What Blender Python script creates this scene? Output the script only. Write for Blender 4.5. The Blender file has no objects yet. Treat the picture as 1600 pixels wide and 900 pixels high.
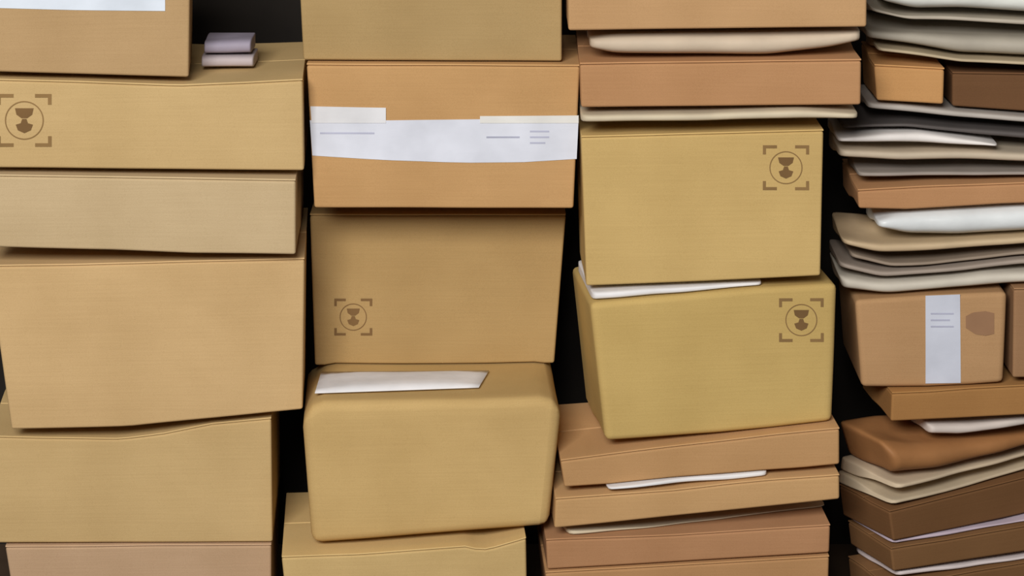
import bpy, math, random
from mathutils import Vector, noise

random.seed(4)
scene = bpy.context.scene
col = scene.collection

# ---------------------------------------------------------------- camera
PITCH = math.radians(15.0)
FPX, W, H = 4000.0, 1600.0, 900.0
ZC, RANGE = 0.66, 4.0
CAM = Vector((0.0, -RANGE * math.cos(PITCH), ZC + RANGE * math.sin(PITCH)))
cam_data = bpy.data.cameras.new('camera')
cam_data.sensor_width = 36.0
cam_data.lens = 36.0 * FPX / W
cam_data.clip_start = 0.05
cam = bpy.data.objects.new('camera', cam_data)
cam.location = CAM
cam.rotation_euler = (math.pi / 2 - PITCH, 0, 0)
col.objects.link(cam)
scene.camera = cam

# ---------------------------------------------------------------- light
world = bpy.data.worlds.new('room_ambience')
world.use_nodes = True
wb = world.node_tree.nodes['Background']
wb.inputs[0].default_value = (1.0, 0.95, 0.88, 1)
wb.inputs[1].default_value = 0.12
scene.world = world


def area(name, loc, target, sx, sy, power, color):
    l = bpy.data.lights.new(name, 'AREA')
    l.shape = 'RECTANGLE'
    l.size, l.size_y, l.energy, l.color = sx, sy, power, color
    o = bpy.data.objects.new(name, l)
    o.location = loc
    o.rotation_euler = (Vector(target) - Vector(loc)).to_track_quat('-Z', 'Y').to_euler()
    col.objects.link(o)


area('ceiling_light', (-0.95, -4.4, 3.0), (0.0, 0.1, 0.65), 2.0, 1.3, 262, (1.0, 0.985, 0.95))
scene.view_settings.view_transform = 'Standard'
scene.view_settings.look = 'None'
scene.view_settings.gamma = 1.0
scene.view_settings.use_curve_mapping = False
scene.view_settings.exposure = 0.0


# ---------------------------------------------------------------- materials
def lin(c):
    return tuple((v / 255 / 12.92) if v / 255 <= 0.04045 else ((v / 255 + 0.055) / 1.055) ** 2.4 for v in c)


_mats = {}


def _base(name, rough):
    m = bpy.data.materials.new(name)
    m.use_nodes = True
    nt = m.node_tree
    b = nt.nodes['Principled BSDF']
    b.inputs['Roughness'].default_value = rough
    b.inputs['Specular IOR Level'].default_value = 0.25
    tc = nt.nodes.new('ShaderNodeTexCoord')
    return m, nt, b, tc


def _noise(nt, tc, scale, vec=(1, 1, 1), detail=3):
    mp = nt.nodes.new('ShaderNodeMapping')
    mp.inputs['Scale'].default_value = vec
    nt.links.new(tc.outputs['Object'], mp.inputs['Vector'])
    n = nt.nodes.new('ShaderNodeTexNoise')
    n.inputs['Scale'].default_value = scale
    n.inputs['Detail'].default_value = detail
    nt.links.new(mp.outputs['Vector'], n.inputs['Vector'])
    return n.outputs['Fac']


def _vary(nt, fac, c0, c1, lo=0.3, hi=0.7):
    r = nt.nodes.new('ShaderNodeValToRGB')
    r.color_ramp.elements[0].position = lo
    r.color_ramp.elements[1].position = hi
    r.color_ramp.elements[0].color = (*c0, 1)
    r.color_ramp.elements[1].color = (*c1, 1)
    nt.links.new(fac, r.inputs['Fac'])
    return r.outputs['Color']


def _mul(nt, a, b):
    m = nt.nodes.new('ShaderNodeMix')
    m.data_type = 'RGBA'
    m.blend_type = 'MULTIPLY'
    m.inputs[0].default_value = 1.0
    nt.links.new(a, m.inputs[6])
    nt.links.new(b, m.inputs[7])
    return m.outputs[2]


def cardboard(rgb):
    key = ('card', rgb)
    if key in _mats:
        return _mats[key]
    m, nt, b, tc = _base('cardboard', 0.82)
    c = lin(rgb)
    big = _noise(nt, tc, 7.0)
    c1 = _vary(nt, big, tuple(v * f for v, f in zip(c, (.93, .92, .90))), tuple(min(1, v * f) for v, f in zip(c, (1.05, 1.06, 1.08))))
    streak = _noise(nt, tc, 6.0, (1.2, 1.2, 55))          # faint flute lines running along the sheet
    c2 = _vary(nt, streak, (.965, .96, .955), (1.0, 1.0, 1.0), .35, .65)
    fib = _noise(nt, tc, 900.0, (1, 1, 1), 2)             # paper fibre specks
    c3 = _vary(nt, fib, (.90, .89, .87), (1, 1, 1), .30, .55)
    nt.links.new(_mul(nt, _mul(nt, c1, c2), c3), b.inputs['Base Color'])
    wv = nt.nodes.new('ShaderNodeBump')
    wv.inputs['Strength'].default_value = 0.12
    wv.inputs['Distance'].default_value = 0.0015
    nt.links.new(streak, wv.inputs['Height'])
    nt.links.new(wv.outputs['Normal'], b.inputs['Normal'])
    _mats[key] = m
    return m


def paper(rgb, rough=0.6, crinkle=0.3):
    key = ('paper', rgb, rough)
    if key in _mats:
        return _mats[key]
    m, nt, b, tc = _base('paper', rough)
    c = lin(rgb)
    n1 = _noise(nt, tc, 14.0)
    nt.links.new(_vary(nt, n1, tuple(v * .90 for v in c), tuple(min(1, v * 1.06) for v in c)), b.inputs['Base Color'])
    bp = nt.nodes.new('ShaderNodeBump')
    bp.inputs['Strength'].default_value = crinkle
    bp.inputs['Distance'].default_value = 0.004
    nt.links.new(_noise(nt, tc, 22.0, (1, 1, 1.6), 4), bp.inputs['Height'])
    nt.links.new(bp.outputs['Normal'], b.inputs['Normal'])
    _mats[key] = m
    return m


def plain(name, rgb, rough=0.9):
    key = ('plain', name, rgb)
    if key in _mats:
        return _mats[key]
    m, nt, b, tc = _base(name, rough)
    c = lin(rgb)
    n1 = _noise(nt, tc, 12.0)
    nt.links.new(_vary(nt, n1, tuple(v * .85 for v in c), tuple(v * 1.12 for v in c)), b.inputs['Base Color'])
    _mats[key] = m
    return m


# ---------------------------------------------------------------- geometry helpers
FWD = Vector((0, math.cos(PITCH), -math.sin(PITCH)))
UP = Vector((0, math.sin(PITCH), math.cos(PITCH)))
RIGHT = Vector((1, 0, 0))


def ray(px, py):
    return FWD * FPX + RIGHT * (px - W / 2) + UP * (H / 2 - py)


def on_y(px, py, y):
    d = ray(px, py)
    return CAM + d * ((y - CAM.y) / d.y)


def on_z(px, py, z):
    d = ray(px, py)
    return CAM + d * ((z - CAM.z) / d.z)


def lerp_poly(poly, t):
    x0, x1 = poly[0][0], poly[-1][0]
    x = x0 + (x1 - x0) * t
    for (a, b), (c, d) in zip(poly, poly[1:]):
        if x <= c + 1e-9:
            return x, b + (d - b) * (x - a) / (c - a)
    return poly[-1]


def curve(pts, x):
    if x <= pts[0].x:
        return pts[0].z
    for p, q in zip(pts, pts[1:]):
        if x <= q.x:
            return p.z + (q.z - p.z) * (x - p.x) / max(1e-9, q.x - p.x)
    return pts[-1].z


def link_mesh(name, verts, faces, mat, parent=None, origin=None, smooth=True):
    me = bpy.data.meshes.new(name)
    o0 = origin if origin is not None else (parent.location if parent else Vector())
    base = o0
    me.from_pydata([tuple(Vector(v) - base) for v in verts], [], faces)
    me.update()
    me.materials.append(mat)
    if smooth:
        for p in me.polygons:
            p.use_smooth = True
    o = bpy.data.objects.new(name, me)
    col.objects.link(o)
    if parent:
        o.parent = parent
        r = parent
        # nested parts: every part keeps the root's frame, so no offset is added
    else:
        o.location = base
    return o


def bevel(o, w, seg=3):
    if w <= 0:
        return
    b = o.modifiers.new('rounded_edges', 'BEVEL')
    b.width = w
    b.segments = seg
    b.limit_method = 'ANGLE'
    b.angle_limit = math.radians(38)
    n = o.modifiers.new('even_shading', 'WEIGHTED_NORMAL')
    n.keep_sharp = False


class Slab:
    """A box-like thing: front outline given on its own upright front plane, real depth behind it."""

    def __init__(s, key, top, bot, y0=0.0, slope=0.0, depth=0.30, soft=0.0, nu=None):
        s.key, s.depth, s.soft, s.slope = key, depth, soft, slope
        s.top, s.bot, s.y0 = top, bot, y0
        s.nu = nu or 24
        s.grounded = False
        s.place()

    def place(s):
        bl = on_y(*s.bot[0], s.y0)
        if s.slope == 'level':                       # turned so that its foot stands level
            br = on_z(*s.bot[-1], bl.z)
            s.slope = max(-.5, min(.9, (br.y - bl.y) / (br.x - bl.x)))
        s.p0 = bl
        s.n = Vector((s.slope, -1, 0)).normalized()  # front normal
        s.back = -s.n
        s.T = [s.hit(*lerp_poly(s.top, i / s.nu)) for i in range(s.nu + 1)]
        s.B = [s.hit(*lerp_poly(s.bot, i / s.nu)) for i in range(s.nu + 1)]

    def hit(s, px, py):
        d = ray(px, py)
        return CAM + d * (s.n.dot(s.p0 - CAM) / s.n.dot(d))

    def bulge(s, p):
        k = 0.0022 if not s.soft else 0.0
        return s.n * (k * noise.noise(Vector((p.x * 7 + hash_key(s.key), p.z * 8, 1.3))))

    def front(s, px, py, lift=0.0):
        p = s.hit(px, py)
        return p + s.bulge(p) + s.n * lift


def hash_key(k):
    return sum(ord(c) * (i + 3) for i, c in enumerate(k)) % 97 * 1.37


def slab_mesh(s, ctop, cbot, inset_top=0.0, d0=0.0, d1=None, t_off=0.0, only_top=None):
    """vertices/faces of slab s between the resting surfaces ctop(x) / cbot(x).
    only_top = thickness: build just a plate of that thickness under the top."""
    nu = s.nu
    d1 = s.depth if d1 is None else d1
    D = s.depth
    ks = sorted({d0, d1} | {k for k in (.03, D * .35, D * .5, D * .65, D * .8) if d0 + .012 < k < d1 - .012})
    hgt = (s.T[nu // 2] - s.B[nu // 2]).z
    nv = 1 if only_top else max(2, min(10, int(hgt / .03)))
    if s.soft and not only_top:
        nv = 6
    nk = len(ks) - 1
    key, verts = {}, []

    def sm(t):
        t = max(0, min(1, t))
        return t * t * (3 - 2 * t)

    def pos(i, j, k):
        T, B = s.T[i], s.B[i]
        v = j / nv
        d = ks[k]
        tz = min(T.z, ctop(T.x) - GAP)
        bz = max(B.z, cbot(B.x) + GAP)
        if s.grounded:
            bz = cbot(B.x)
        tz = max(tz, bz + .002)
        tz -= inset_top
        if only_top:
            bz = tz - only_top
            v = j / nv
            base = T.lerp(T + (B - T) * (only_top / max(.01, T.z - B.z)), 1 - v)
        else:
            base = B.lerp(T, v)
        z = bz + (tz - bz) * v
        p = Vector((base.x, base.y, z))
        if s.soft and not only_top:
            r = s.soft * (tz - bz) * .5
            w = 1 - math.sqrt(max(0, 1 - (2 * v - 1) ** 2))
            fr = max(0, 1 - d / .03)
            p += s.back * (r * w * fr)
            wob = noise.noise(Vector((p.x * 13, hash_key(s.key), 0)))
            p += s.back * (.006 * wob * fr)
        q = p + s.back * d
        if k == 0 and not s.soft:
            q += s.bulge(p)
        f = sm((d - D * .35) / (D * .35))
        ztop_b = ctop(q.x) - inset_top - GAP
        zbot_b = cbot(q.x) + (0 if s.grounded else GAP)
        if only_top:
            zbot_b = ztop_b - only_top
        ztop_b = max(ztop_b, zbot_b + .002)
        zb = zbot_b + (ztop_b - zbot_b) * v
        q.z = z + (zb - z) * f
        return q

    def vid(i, j, k):
        t = (i, j, k)
        if t not in key:
            key[t] = len(verts)
            verts.append(pos(i, j, k))
        return key[t]

    faces = []
    for i in range(nu):
        for j in range(nv):
            faces.append((vid(i, j, 0), vid(i + 1, j, 0), vid(i + 1, j + 1, 0), vid(i, j + 1, 0)))
            faces.append((vid(i, j, nk), vid(i, j + 1, nk), vid(i + 1, j + 1, nk), vid(i + 1, j, nk)))
    for k in range(nk):
        for i in range(nu):
            faces.append((vid(i, nv, k), vid(i + 1, nv, k), vid(i + 1, nv, k + 1), vid(i, nv, k + 1)))
            faces.append((vid(i, 0, k), vid(i, 0, k + 1), vid(i + 1, 0, k + 1), vid(i + 1, 0, k)))
        for j in range(nv):
            faces.append((vid(0, j, k), vid(0, j + 1, k), vid(0, j + 1, k + 1), vid(0, j, k + 1)))
            faces.append((vid(nu, j, k), vid(nu, j, k + 1), vid(nu, j + 1, k + 1), vid(nu, j + 1, k)))
    return verts, faces


def tag(o, label, cat, group=None):
    o['label'] = label
    o['category'] = cat
    if group:
        o['group'] = group


def empty(name, loc):
    e = bpy.data.objects.new(name, None)
    e.empty_display_size = 0.05
    e.location = loc
    col.objects.link(e)
    return e


def patch(root_loc, slab, top, bot, name, mat, parent, lift=.0007, thick=.0004, nu=10, nv=4):
    """A thin sheet pasted on the front of a slab, outline in the slab's own front plane."""
    verts, faces = [], []
    for side in (0, 1):
        for j in range(nv + 1):
            for i in range(nu + 1):
                tx, ty = lerp_poly(top, i / nu)
                bx, by = lerp_poly(bot, i / nu)
                v = j / nv
                verts.append(slab.front(bx + (tx - bx) * v, by + (ty - by) * v, lift + (thick if side == 0 else 0)) - root_loc)
    n1 = (nu + 1) * (nv + 1)
    for j in range(nv):
        for i in range(nu):
            a = j * (nu + 1) + i
            faces.append((a, a + 1, a + nu + 2, a + nu + 1))
            faces.append((n1 + a, n1 + a + nu + 1, n1 + a + nu + 2, n1 + a + 1))
    ring = [i for i in range(nu + 1)] + [(j + 1) * (nu + 1) - 1 for j in range(1, nv + 1)] + \
           [nv * (nu + 1) + i for i in range(nu - 1, -1, -1)] + [j * (nu + 1) for j in range(nv - 1, 0, -1)]
    for a, b in zip(ring, ring[1:] + ring[:1]):
        faces.append((b, a, n1 + a, n1 + b))
    me = bpy.data.meshes.new(name)
    me.from_pydata([tuple(v) for v in verts], [], faces)
    me.materials.append(mat)
    o = bpy.data.objects.new(name, me)
    col.objects.link(o)
    o.parent = parent
    return o


def poly_print(root_loc, slab, pts, name, mat, parent, lift=.0008):
    """A flat printed shape (closed outline of points) on the front of a slab."""
    verts = [slab.front(x, y, lift) - root_loc for x, y in pts]
    me = bpy.data.meshes.new(name)
    me.from_pydata([tuple(v) for v in verts], [], [tuple(range(len(pts)))])
    me.materials.append(mat)
    o = bpy.data.objects.new(name, me)
    col.objects.link(o)
    o.parent = parent
    return o


def ring_print(root_loc, slab, cx, cy, r0, r1, name, mat, parent, n=40):
    verts, faces = [], []
    for i in range(n):
        a = 2 * math.pi * i / n
        for r in (r0, r1):
            verts.append(slab.front(cx + r * math.cos(a), cy + r * math.sin(a), .0008) - root_loc)
    for i in range(n):
        a, b = 2 * i, 2 * ((i + 1) % n)
        faces.append((a, a + 1, b + 1, b))
    me = bpy.data.meshes.new(name)
    me.from_pydata([tuple(v) for v in verts], [], faces)
    me.materials.append(mat)
    o = bpy.data.objects.new(name, me)
    col.objects.link(o)
    o.parent = parent
    return o


def handling_mark(root_loc, slab, cx, cy, k, ink, parent):
    """Round stamp with a goblet-like emblem, four corner brackets and a dash above."""
    ring = ring_print(root_loc, slab, cx, cy, 25.5 * k, 27.2 * k, 'printed_mark', ink, parent)
    ring['label'] = 'round dark brown stamp with corner brackets'
    P = lambda pts, n: poly_print(root_loc, slab, [(cx + x * k, cy + y * k) for x, y in pts], n, ink, ring, .0008)
    E = lambda pts, n: poly_print(root_loc, slab, [(cx + x * k, cy + y * k) for x, y in pts], n, INK, ring, .0008)
    E([(-13, -17), (13, -17), (11, -8), (4, -3), (-4, -3), (-11, -8)], 'emblem')
    E([(-3, -2), (3, -2), (5, 4), (12, 6), (9, 14), (0, 18), (-9, 14), (-12, 6), (-5, 4)], 'emblem')
    for sx in (-1, 1):
        for sy in (-1, 1):
            pts = [(38, 37), (15, 37), (15, 32), (33, 32), (33, 22), (38, 22)]
            pts = [(x * sx, y * sy) for x, y in pts]
            P(pts, 'corner_bracket')


# ---------------------------------------------------------------- the room
def grid_plane(name, pts, mat):
    o = link_mesh(name, [Vector(p) for p in pts], [(0, 1, 2, 3)], mat, smooth=False)
    o['kind'] = 'structure'
    return o


def room_box(name, lo, hi, mat):
    (a, b, c), (d, e, f) = lo, hi
    v = [(a, b, c), (d, b, c), (d, e, c), (a, e, c), (a, b, f), (d, b, f), (d, e, f), (a, e, f)]
    o = link_mesh(name, [Vector(p) for p in v], [(0, 3, 2, 1), (4, 5, 6, 7), (0, 1, 5, 4), (1, 2, 6, 5), (2, 3, 7, 6), (3, 0, 4, 7)], mat, smooth=False)
    o['kind'] = 'structure'
    return o


room_box('floor', (-3, -6, -.1), (3, .9, 0), plain('floor_boards', (78, 62, 48), .7))
room_box('wall_back', (-3, .62, 0), (3, .72, 2.9), plain('wall_gap_shade', (34, 29, 25), .9))  # near-black colour stands in for the deep shade behind the stacks

# ---------------------------------------------------------------- the stacks
INK = plain('stamp_ink', (120, 91, 57))
INK_SOFT = plain('stamp_ink_faded', (140, 110, 70))
GAP = .0009


def build_column(layers):
    """layers: bottom to top; each layer is a list of dicts. Neighbouring layers share one resting surface."""
    n = len(layers)
    for k, L in enumerate(layers):
        for it in L:
            y0 = it.get('y', 0.0)
            if y0 == 'on':                                       # stands back on the top below it
                low = layers[k - 1][0]['slab']
                mid = it['bot'][0]
                zt = sum(p.z for p in low.T) / len(low.T)
                y0 = on_z(*mid, zt).y
            it['slab'] = Slab(it['label'], it['top'], it['bot'], y0, it.get('slope', 0.0), it.get('depth', .30), it.get('soft', 0.0), it.get('nu'))

    for it in layers[0]:
        it['slab'].grounded = True

    def edge(L, which, x):
        best, bd = None, 1e9
        for it in L:
            c = it['slab'].T if which == 't' else it['slab'].B
            dist = max(0, c[0].x - x, x - c[-1].x)
            if dist < bd:
                best, bd = curve(c, x), dist
        return best

    surf = []
    for k in range(n + 1):
        if k == 0:
            surf.append(lambda x: 0.0)
        elif k == n:
            surf.append(lambda x, L=layers[-1]: edge(L, 't', x))
        else:
            on = layers[k][0].get('y') == 'on'

            def f(x, lo=layers[k - 1], hi=layers[k], below=surf[k - 1], on=on):
                a, b = edge(lo, 't', x), edge(hi, 'b', x)
                c = a if on else (a + b) / 2
                return max(c, below(x) + .007)
            surf.append(f)
    for k, L in enumerate(layers):
        for it in L:
            make_item(it, surf[k + 1], surf[k])
    return surf, layers


def make_item(it, ct, cb):
    s = it['slab']
    kind = it['kind']
    mid = (s.B[0] + s.B[-1]) / 2 + s.back * (s.depth / 2)
    mid.z = cb(mid.x)
    if kind == 'box':
        root = empty(it.get('name', 'cardboard_box'), mid)
        tag(root, it['label'], it.get('cat', 'box'), it.get('group'))
        mat = cardboard(it['rgb'])
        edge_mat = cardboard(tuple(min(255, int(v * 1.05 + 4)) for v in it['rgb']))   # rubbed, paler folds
        flap = it.get('flap', .0032)
        bw = it.get('bevel', .004)
        body = link_mesh('body', *slab_mesh(s, ct, cb, inset_top=flap), mat, root)
        bevel(body, bw)
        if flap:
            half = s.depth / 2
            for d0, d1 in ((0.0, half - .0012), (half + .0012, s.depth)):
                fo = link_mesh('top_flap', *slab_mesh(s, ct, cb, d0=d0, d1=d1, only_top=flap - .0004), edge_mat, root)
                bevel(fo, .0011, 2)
        for fn in it.get('parts', []):
            fn(mid, s, root, body)
    else:
        mat = it['mat']
        body = link_mesh(it.get('name', 'padded_mailer'), *slab_mesh(s, ct, cb), mat, origin=mid)
        tag(body, it['label'], it.get('cat', 'mailer'), it.get('group'))
        m = body.modifiers.new('soft', 'SUBSURF')
        m.levels = m.render_levels = 1


def mark(cx, cy, k, ink=None):
    return lambda mid, s, root, body: handling_mark(mid, s, cx, cy, k, ink or INK, root)


def label(top, bot, rgb, name='label', text=None, lines=(), lift=.0007):
    def f(mid, s, root, body):
        o = patch(mid, s, top, bot, name, paper(rgb, .55, .15), root, lift)
        if text:
            o['label'] = text
        for x0, x1, y in lines:
            poly_print(mid, s, [(x0, y - 1.3), (x1, y - 1.3), (x1, y + 1.3), (x0, y + 1.3)], 'printed_line', plain('print_ink', (176, 178, 198)), o, lift + .0008)
    return f


def L2(x0, y0, x1, y1):
    return [(x0, y0), (x1, y1)]


YEL, TAN, PALE, BRN, RED, DRK = (203, 172, 112), (198, 168, 118), (196, 172, 134), (180, 148, 98), (184, 140, 96), (128, 92, 58)

# ---- leftmost stack
surfA, colA = build_column([
    [dict(kind='box', label='pale brown carton at the very bottom of the leftmost stack', top=L2(8, 853, 424, 849), bot=L2(40, 1062, 424, 1062), y=.010, slope=.05, rgb=(190, 158, 126), depth=.30)],
    [dict(kind='box', label='carton with a wavy dented top edge, second from bottom in leftmost stack', top=[(-22, 680), (60, 683), (190, 684), (255, 676), (330, 661), (424, 652)], bot=L2(-14, 849, 426, 848), y=.010, slope=.05, rgb=TAN, depth=.32)],
    [dict(kind='box', label='big blank tan carton in the leftmost stack, above the dented one', top=[(-18, 414), (120, 412), (300, 407), (476, 403)], bot=[(18, 671), (200, 667), (330, 654), (473, 640)], y=-.012, slope=.06, rgb=(203, 170, 122), depth=.32)],
    [dict(kind='box', label='low pale beige blank carton under the stamped one in leftmost stack', top=L2(-25, 272, 462, 280), bot=[(-25, 386), (180, 391), (300, 396), (462, 398)], y=-.036, slope=.04, rgb=PALE, depth=.31)],
    [dict(kind='box', label='low tan carton with a round stamp at its left end', top=[(-28, 122), (120, 126), (280, 132), (380, 128), (473, 123)], bot=L2(-22, 262, 475, 267), y=-.036, slope=.055, rgb=TAN, depth=.34, parts=[mark(38, 188, 1.12, INK_SOFT)])],
    [dict(kind='box', label='top left carton with bluish white label strip along its upper part', top=L2(-30, -110, 298, -106), bot=[(-25, 112), (120, 116), (295, 121)], y=-.045, slope=.10, rgb=(182, 150, 108), depth=.22,
          parts=[label([(-24, -40), (258, -36)], [(-24, 12), (130, 16), (258, 17)], (214, 222, 234), 'label_strip', 'bluish white paper strip')])],
])

# ---- second stack
surfB, colB = build_column([
    [dict(kind='box', label='carton at the bottom edge, second stack, mostly below the frame', top=[(440, 868), (560, 864), (735, 851), (748, 858), (775, 852), (822, 838)], bot=L2(462, 1075, 826, 1040), y=-.05, slope=.06, rgb=(202, 172, 118), depth=.30)],
    [dict(kind='box', label='protruding round-cornered carton with a white sheet on its top', top=[(472, 656), (480, 638), (505, 628), (620, 627), (760, 624), (846, 621), (866, 626), (878, 640)], bot=L2(487, 852, 858, 823), y='on', slope=.05, rgb=(200, 168, 112), depth=.29, flap=0, bevel=.016)],
    [dict(kind='box', label='brown carton with small stamp low on its left side', top=L2(484, 334, 884, 334), bot=L2(492, 571, 866, 568), y='on', rgb=BRN, depth=.26, parts=[mark(552, 495, .78)])],
    [dict(kind='box', label='carton wrapped with a wide white paper band across its front', top=L2(479, 99, 906, 101), bot=L2(491, 325, 896, 326), y=.04, rgb=(194, 152, 102), depth=.28,
          parts=[label([(484, 188), (600, 188), (760, 186), (904, 184)], [(488, 243), (600, 250), (720, 254), (820, 253), (901, 248)], (216, 219, 231), 'paper_band', 'white paper band', [(760, 812, 214), (828, 858, 205), (828, 858, 214), (828, 852, 223), (500, 585, 208)]),
                 label([(485, 166), (603, 168)], [(487, 192), (603, 192)], (222, 222, 226), 'label', 'white paper tab', lift=.0016),
                 label([(750, 181), (904, 180)], [(750, 192), (904, 192)], (224, 222, 218), 'label', 'white paper tab', lift=.0016)])],
    [dict(kind='box', label='dull brown carton on top of the white-banded one', top=L2(462, -140, 878, -140), bot=L2(474, 94, 878, 96), y=.055, rgb=(172, 144, 98), depth=.27)],
])

# ---- third stack
CREAM, WHITE, GREY = paper((206, 192, 166)), paper((232, 230, 232)), paper((176, 170, 160))
build_column([
    [dict(kind='box', label='flat carton at the bottom edge of the third stack', top=[(852, 893), (1296, 868)], bot=L2(868, 1090, 1290, 1050), y=-.01, slope=.05, rgb=RED, depth=.24)],
    [dict(kind='box', label='flat reddish carton, lowest fully seen in the third stack', top=[(853, 842), (1298, 806)], bot=[(855, 890), (1296, 864)], y=-.008, slope=.05, rgb=(178, 132, 94), depth=.24)],
    [dict(kind='soft', name='envelope', cat='envelope', label='thin cream envelope squeezed between the two lower flat cartons of third stack', top=[(888, 830), (1050, 821), (1292, 797)], bot=[(888, 838), (1050, 830), (1292, 804)], y=.0, slope=.22, depth=.2, soft=.8, mat=CREAM)],
    [dict(kind='box', label='flat tan carton with white paper lying along its top edge', top=[(868, 778), (1050, 765), (1190, 748), (1312, 733)], bot=[(866, 826), (1312, 780)], y=-.02, slope=.05, rgb=(196, 156, 108), depth=.24)],
    [dict(kind='soft', name='envelope', cat='envelope', label='white envelope peeking out between two flat cartons under the tilted carton', top=[(950, 757), (1050, 744), (1190, 734), (1200, 734)], bot=[(950, 766), (1050, 757), (1190, 746), (1200, 745)], y=-.018, slope=.10, depth=.2, soft=.8, mat=WHITE)],
    [dict(kind='box', label='flat carton directly under the tilted stamped carton', top=[(876, 718), (1050, 696), (1312, 666)], bot=[(882, 770), (1050, 752), (1312, 726)], y=-.012, slope=.055, rgb=(188, 146, 100), depth=.25)],
    [dict(kind='box', label='tilted yellowish stamped carton with a white envelope on top', top=[(922, 474), (1050, 462), (1190, 449), (1309, 440)], bot=[(946, 690), (1120, 678), (1301, 661)], y=.0, slope=.10, rgb=(200, 170, 106), depth=.24, flap=0, bevel=.010, parts=[mark(1252, 500, .92, INK_SOFT)])],
    [dict(kind='soft', name='envelope', cat='envelope', label='white envelope lying on the tilted stamped carton, under the square one', top=[(926, 458), (1000, 452), (1100, 446), (1192, 441)], bot=[(926, 471), (1050, 460), (1192, 447)], y=.006, slope=.10, depth=.2, soft=.8, mat=WHITE)],
    [dict(kind='box', label='yellowish square carton with a stamp in its upper right corner', top=[(908, 212), (1287, 202)], bot=[(916, 447), (1100, 440), (1282, 431)], y=.014, slope=.02, rgb=YEL, depth=.22, parts=[mark(1228, 262, .95, INK_SOFT)])],
    [dict(kind='soft', name='envelope', cat='envelope', label='thin cream envelope lying on the yellowish square carton', top=[(908, 180), (1100, 177), (1250, 171), (1342, 178)], bot=[(908, 192), (1100, 190), (1250, 186), (1342, 186)], y=-.012, depth=.24, soft=1.0, mat=CREAM)],
    [dict(kind='box', label='flat reddish brown carton between two pale envelopes, third stack', top=[(906, 98), (1346, 92)], bot=[(908, 168), (1345, 164)], y=-.008, rgb=(184, 138, 96), depth=.26)],
    [dict(kind='soft', label='pale padded mailer sagging under the topmost carton of third stack', top=[(922, 62), (960, 55), (1200, 53), (1346, 48)], bot=[(922, 76), (960, 86), (1200, 88), (1300, 76), (1346, 64)], y=-.004, depth=.22, soft=1.0, mat=paper((204, 186, 164)))],
    [dict(kind='box', label='topmost carton of the third stack, cut by the upper edge', top=L2(886, -120, 1356, -122), bot=[(888, 48), (1354, 42)], y=-.03, rgb=(192, 152, 108), depth=.26)],
])

# ---- rightmost stack of mailers and cartons
DY = .07                                            # the stack stands a little further back
def M(label, top, bot, rgb, y=.06, slope=0.0, depth=.16, soft=1.0, name='padded_mailer', cat='mailer', rough=.6, thin=.42):
    # the front edge is thinner than the filled middle, so a dark gap stays under each one
    def ty(x):
        return lerp_poly(top, max(0, min(1, (x - top[0][0]) / (top[-1][0] - top[0][0]))))[1]
    bot = [(x, yy - thin * max(0, yy - ty(x))) for x, yy in bot]
    return dict(kind='soft', name=name, cat=cat, label=label, top=top, bot=bot, y=y + DY, slope=slope, depth=depth, soft=soft, mat=paper(rgb, rough))


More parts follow.
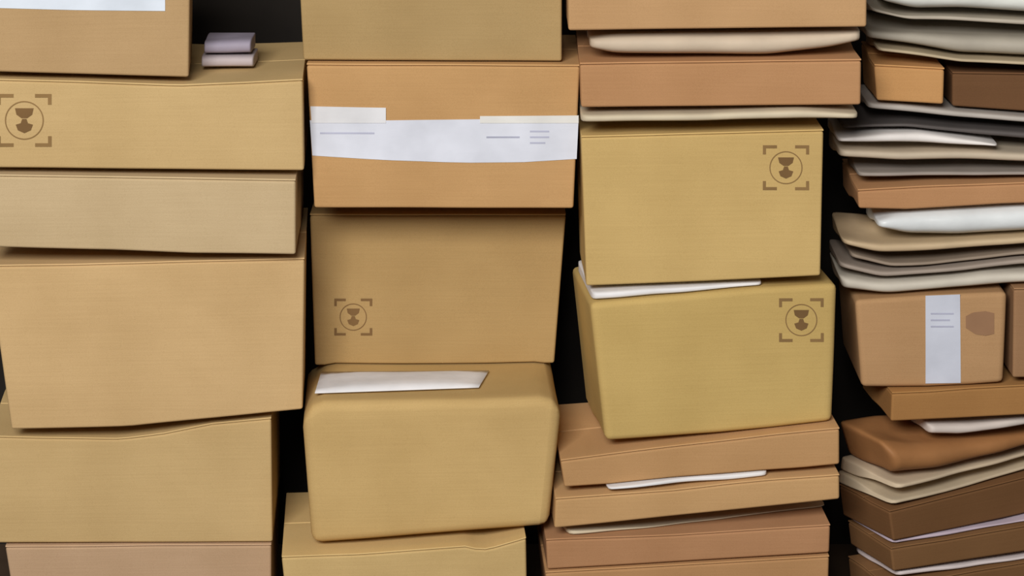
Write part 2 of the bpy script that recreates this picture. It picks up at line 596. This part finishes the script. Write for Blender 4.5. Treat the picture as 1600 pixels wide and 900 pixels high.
build_column([
    [dict(kind='box', label='dark brown carton at the bottom of the rightmost stack', top=L2(1392, 916, 1680, 862), bot=L2(1400, 1090, 1680, 1010), y=.0 + DY, slope=.42, rgb=DRK, depth=.14)],
    [M('white envelope at the bottom edge of the rightmost stack', [(1402, 893), (1500, 882), (1575, 872), (1680, 856)], [(1402, 908), (1500, 894), (1680, 868)], (224, 212, 212), .01, .42, .14, name='envelope', cat='envelope')],
    [dict(kind='box', label='dark brown flat carton between two white envelopes, low in rightmost stack', top=L2(1392, 856, 1680, 806), bot=L2(1396, 893, 1680, 850), y=.0 + DY, slope=.42, rgb=DRK, depth=.14)],
    [M('lilac white envelope above the lowest brown flat carton', [(1396, 845), (1480, 832), (1575, 818), (1680, 796)], [(1396, 854), (1480, 845), (1680, 806)], (206, 190, 204), .005, .45, .14, name='envelope', cat='envelope')],
    [dict(kind='box', label='brown carton under the two pale cornered envelopes', top=L2(1390, 798, 1680, 726), bot=L2(1396, 846, 1680, 786), y=.0 + DY, slope=.55, rgb=(120, 84, 52), depth=.14)],
    [M('lower of the two pale envelopes with a corner jutting forward', [(1396, 783), (1480, 764), (1680, 706)], [(1394, 797), (1480, 777), (1680, 719)], (206, 188, 160), .0, .62, .15, thin=.55, name='envelope', cat='envelope')],
    [M('upper of the two pale envelopes with a corner jutting forward', [(1402, 757), (1470, 742), (1680, 686)], [(1400, 774), (1470, 757), (1680, 700)], (212, 192, 164), .003, .62, .15, thin=.55, name='envelope', cat='envelope')],
    [M('thick brown padded mailer with a curled rounded corner', [(1388, 694), (1440, 700), (1500, 694), (1680, 664)], [(1404, 752), (1470, 742), (1680, 682)], (166, 116, 72), .005, .50, .15, thin=.12)],
    [M('white folded paper wedged under the flat tan carton', [(1452, 664), (1520, 663), (1680, 640)], [(1452, 690), (1500, 694), (1680, 664)], (216, 204, 196), .05, .2, .13, name='folded_paper', cat='paper')],
    [dict(kind='box', label='flat tan carton under the labelled upright carton', top=[(1394, 612), (1680, 597)], bot=[(1392, 659), (1500, 654), (1680, 644)], y=.03 + DY, slope=.10, rgb=(168, 122, 72), depth=.20)],
    [dict(kind='box', label='carton with a vertical white label in the rightmost stack', top=[(1336, 470), (1450, 462), (1574, 457)], bot=[(1346, 606), (1450, 607), (1568, 598)], y=.05 + DY, rgb=(186, 146, 104), depth=.24, bevel=.008, flap=0,
          parts=[label(L2(1446, 462, 1500, 460), L2(1446, 599, 1501, 598), (206, 210, 224), 'label', 'vertical bluish white label', [(1454, 1490, 490), (1454, 1484, 500), (1454, 1490, 510)]),
                 label([(1509, 494), (1520, 488), (1540, 486), (1553, 489)], [(1509, 512), (1524, 522), (1540, 524), (1553, 521)], (158, 120, 90), 'label', 'smudged brown patch')]),
     dict(kind='box', label='carton cut by the right edge, beside the labelled one', top=L2(1584, 450, 1760, 446), bot=L2(1582, 590, 1756, 588), y=.05 + DY, rgb=(160, 122, 88), depth=.24)],
    [M('whitish crumpled mailer lying on the labelled carton', [(1312, 432), (1370, 442), (1450, 438), (1540, 428), (1700, 424)], [(1318, 456), (1390, 464), (1470, 456), (1600, 446), (1700, 444)], (206, 198, 184), .055, thin=.15)],
    [M('thin grey envelope above the whitish crumpled mailer', [(1312, 410), (1380, 425), (1450, 421), (1600, 405), (1700, 402)], [(1312, 424), (1380, 440), (1450, 434), (1600, 420), (1700, 417)], (164, 150, 138), .06, name='envelope', cat='envelope')],
    [M('thin brownish envelope right under the tan mailer', [(1330, 396), (1390, 411), (1460, 408), (1600, 392), (1700, 388)], [(1330, 408), (1390, 422), (1460, 418), (1600, 403), (1700, 400)], (150, 134, 118), .07, name='envelope', cat='envelope')],
    [M('tan mailer with pale turned-up corner below the shiny white bag', [(1316, 374), (1380, 382), (1450, 380), (1600, 370), (1700, 366)], [(1318, 388), (1372, 406), (1420, 406), (1600, 390), (1700, 386)], (200, 176, 142), .055)],
    [M('shiny white plastic mailing bag in the middle of rightmost stack', [(1372, 346), (1400, 337), (1450, 331), (1600, 323), (1700, 320)], [(1372, 356), (1420, 372), (1500, 374), (1600, 368), (1700, 365)], (226, 230, 232), .05, rough=.3, thin=.08, name='mailing_bag', cat='bag')],
    [dict(kind='box', label='flat tan carton above the shiny white bag', top=[(1340, 296), (1450, 290), (1700, 281)], bot=[(1342, 326), (1420, 328), (1560, 319), (1700, 314)], y=.045 + DY, rgb=(188, 140, 98), depth=.20)],
    [M('thin grey envelope on the flat tan carton in rightmost stack', [(1342, 270), (1450, 269), (1700, 267)], [(1342, 282), (1450, 281), (1700, 276)], (158, 148, 140), .06, name='envelope', cat='envelope')],
    [M('cream padded mailer under the bright white one', [(1312, 233), (1400, 238), (1500, 236), (1600, 240), (1700, 243)], [(1312, 255), (1400, 262), (1500, 260), (1600, 264), (1700, 266)], (198, 182, 160), .05)],
    [M('bright white envelope high in the rightmost stack', [(1310, 216), (1380, 209), (1440, 208), (1538, 222), (1560, 226)], [(1310, 226), (1400, 234), (1480, 236), (1538, 232), (1560, 231)], (240, 234, 230), .045, name='envelope', cat='envelope')],
    [M('dark grey envelope lying on the bright white one', [(1318, 196), (1420, 192), (1500, 200), (1700, 212)], [(1318, 204), (1420, 202), (1520, 216), (1700, 236)], (92, 86, 84), .06, name='envelope', cat='envelope')],
    [M('pale grey mailer below the small tan carton', [(1356, 160), (1420, 165), (1500, 174), (1700, 190)], [(1356, 176), (1420, 184), (1500, 191), (1700, 206)], (188, 180, 172), .06)],
    [dict(kind='box', label='small tan carton jutting out beside the dark brown one', top=L2(1366, 100, 1476, 106), bot=L2(1370, 157, 1474, 163), y=.05 + DY, rgb=(200, 150, 96), depth=.16),
     dict(kind='box', label='dark brown carton set back behind the small tan one', top=L2(1488, 112, 1720, 116), bot=L2(1488, 166, 1720, 182), y=.075 + DY, rgb=(112, 78, 50), depth=.15)],
    [M('thin cream envelope lying over the small tan carton', [(1372, 74), (1440, 82), (1500, 92), (1720, 100)], [(1372, 84), (1440, 92), (1500, 101), (1720, 112)], (196, 178, 148), .045, name='envelope', cat='envelope')],
    [M('large grey crumpled mailer near the top of the rightmost stack', [(1356, 48), (1420, 52), (1500, 57), (1720, 62)], [(1356, 62), (1420, 72), (1500, 89), (1720, 98)], (176, 168, 154), .055, thin=.15)],
    [M('cream grey envelope under the topmost white mailer', [(1362, 12), (1410, 24), (1480, 25), (1600, 31), (1720, 36)], [(1362, 22), (1420, 35), (1500, 38), (1600, 46), (1720, 52)], (188, 178, 162), .05, name='envelope', cat='envelope')],
    [M('white mailer on top of the rightmost stack', [(1380, -20), (1450, -24), (1600, -20), (1720, -16)], [(1380, 4), (1430, 18), (1500, 16), (1600, 23), (1720, 28)], (232, 234, 228), .03, thin=.05)],
])

# ---- loose papers
def loose(name, cat, text, top, bot, z, rgb, depth, slope=0.0, soft=.8):
    p = on_z(*bot[0], z)
    it = dict(kind='soft', name=name, cat=cat, label=text, mat=paper(rgb))
    it['slab'] = Slab(text, top, bot, p.y, slope, depth, soft)
    zt = max(q.z for q in it['slab'].T)
    make_item(it, lambda x: zt, lambda x: z)


zA = surfA[5](-.44) + .0006
loose('envelope', 'envelope', 'lower grey envelope in the dark recess beside the top left carton', [(314, 88), (396, 87)], [(314, 107), (396, 106)], zA, (178, 166, 168), .08)
zA2 = zA + .0215
loose('envelope', 'envelope', 'upper mauve envelope in the dark recess beside the top left carton', [(318, 66), (392, 62)], [(318, 86), (392, 84)], zA2, (150, 142, 158), .08)
zB = surfB[2](-.1) + .0006


def sheet(name, text, quad, z, th, mat, cat):
    """A thin sheet lying on a top: quad = front-left, front-right, back-right, back-left."""
    P = [on_z(x, y, z) for x, y in quad]
    nu, nv = 14, 5
    c = (P[0] + P[1] + P[2] + P[3]) / 4
    c.z = z
    V, F = [], []
    for side in (0, 1):
        for j in range(nv + 1):
            for i in range(nu + 1):
                u, v = i / nu, j / nv
                p = P[0].lerp(P[1], u).lerp(P[3].lerp(P[2], u), v)
                e = min(1, 4 * min(u, 1 - u, v, 1 - v) + .25)
                p.z = z + (th * e * (1 + .25 * noise.noise(Vector((u * 4, v * 3, 2)))) if side == 0 else 0)
                V.append(p)
    n1 = (nu + 1) * (nv + 1)
    for j in range(nv):
        for i in range(nu):
            a = j * (nu + 1) + i
            F += [(a, a + 1, a + nu + 2, a + nu + 1), (n1 + a, n1 + a + nu + 1, n1 + a + nu + 2, n1 + a + 1)]
    ring = list(range(nu + 1)) + [(j + 1) * (nu + 1) - 1 for j in range(1, nv + 1)] + \
        [nv * (nu + 1) + i for i in range(nu - 1, -1, -1)] + [j * (nu + 1) for j in range(nv - 1, 0, -1)]
    for a, b in zip(ring, ring[1:] + ring[:1]):
        F.append((b, a, n1 + a, n1 + b))
    o = link_mesh(name, V, F, mat, origin=c)
    tag(o, text, cat)
    return o


sheet('envelope', 'white envelope lying on the round-cornered protruding carton', [(492, 615), (748, 606), (764, 580), (502, 582)], zB + .0022, .006, WHITE, 'envelope')
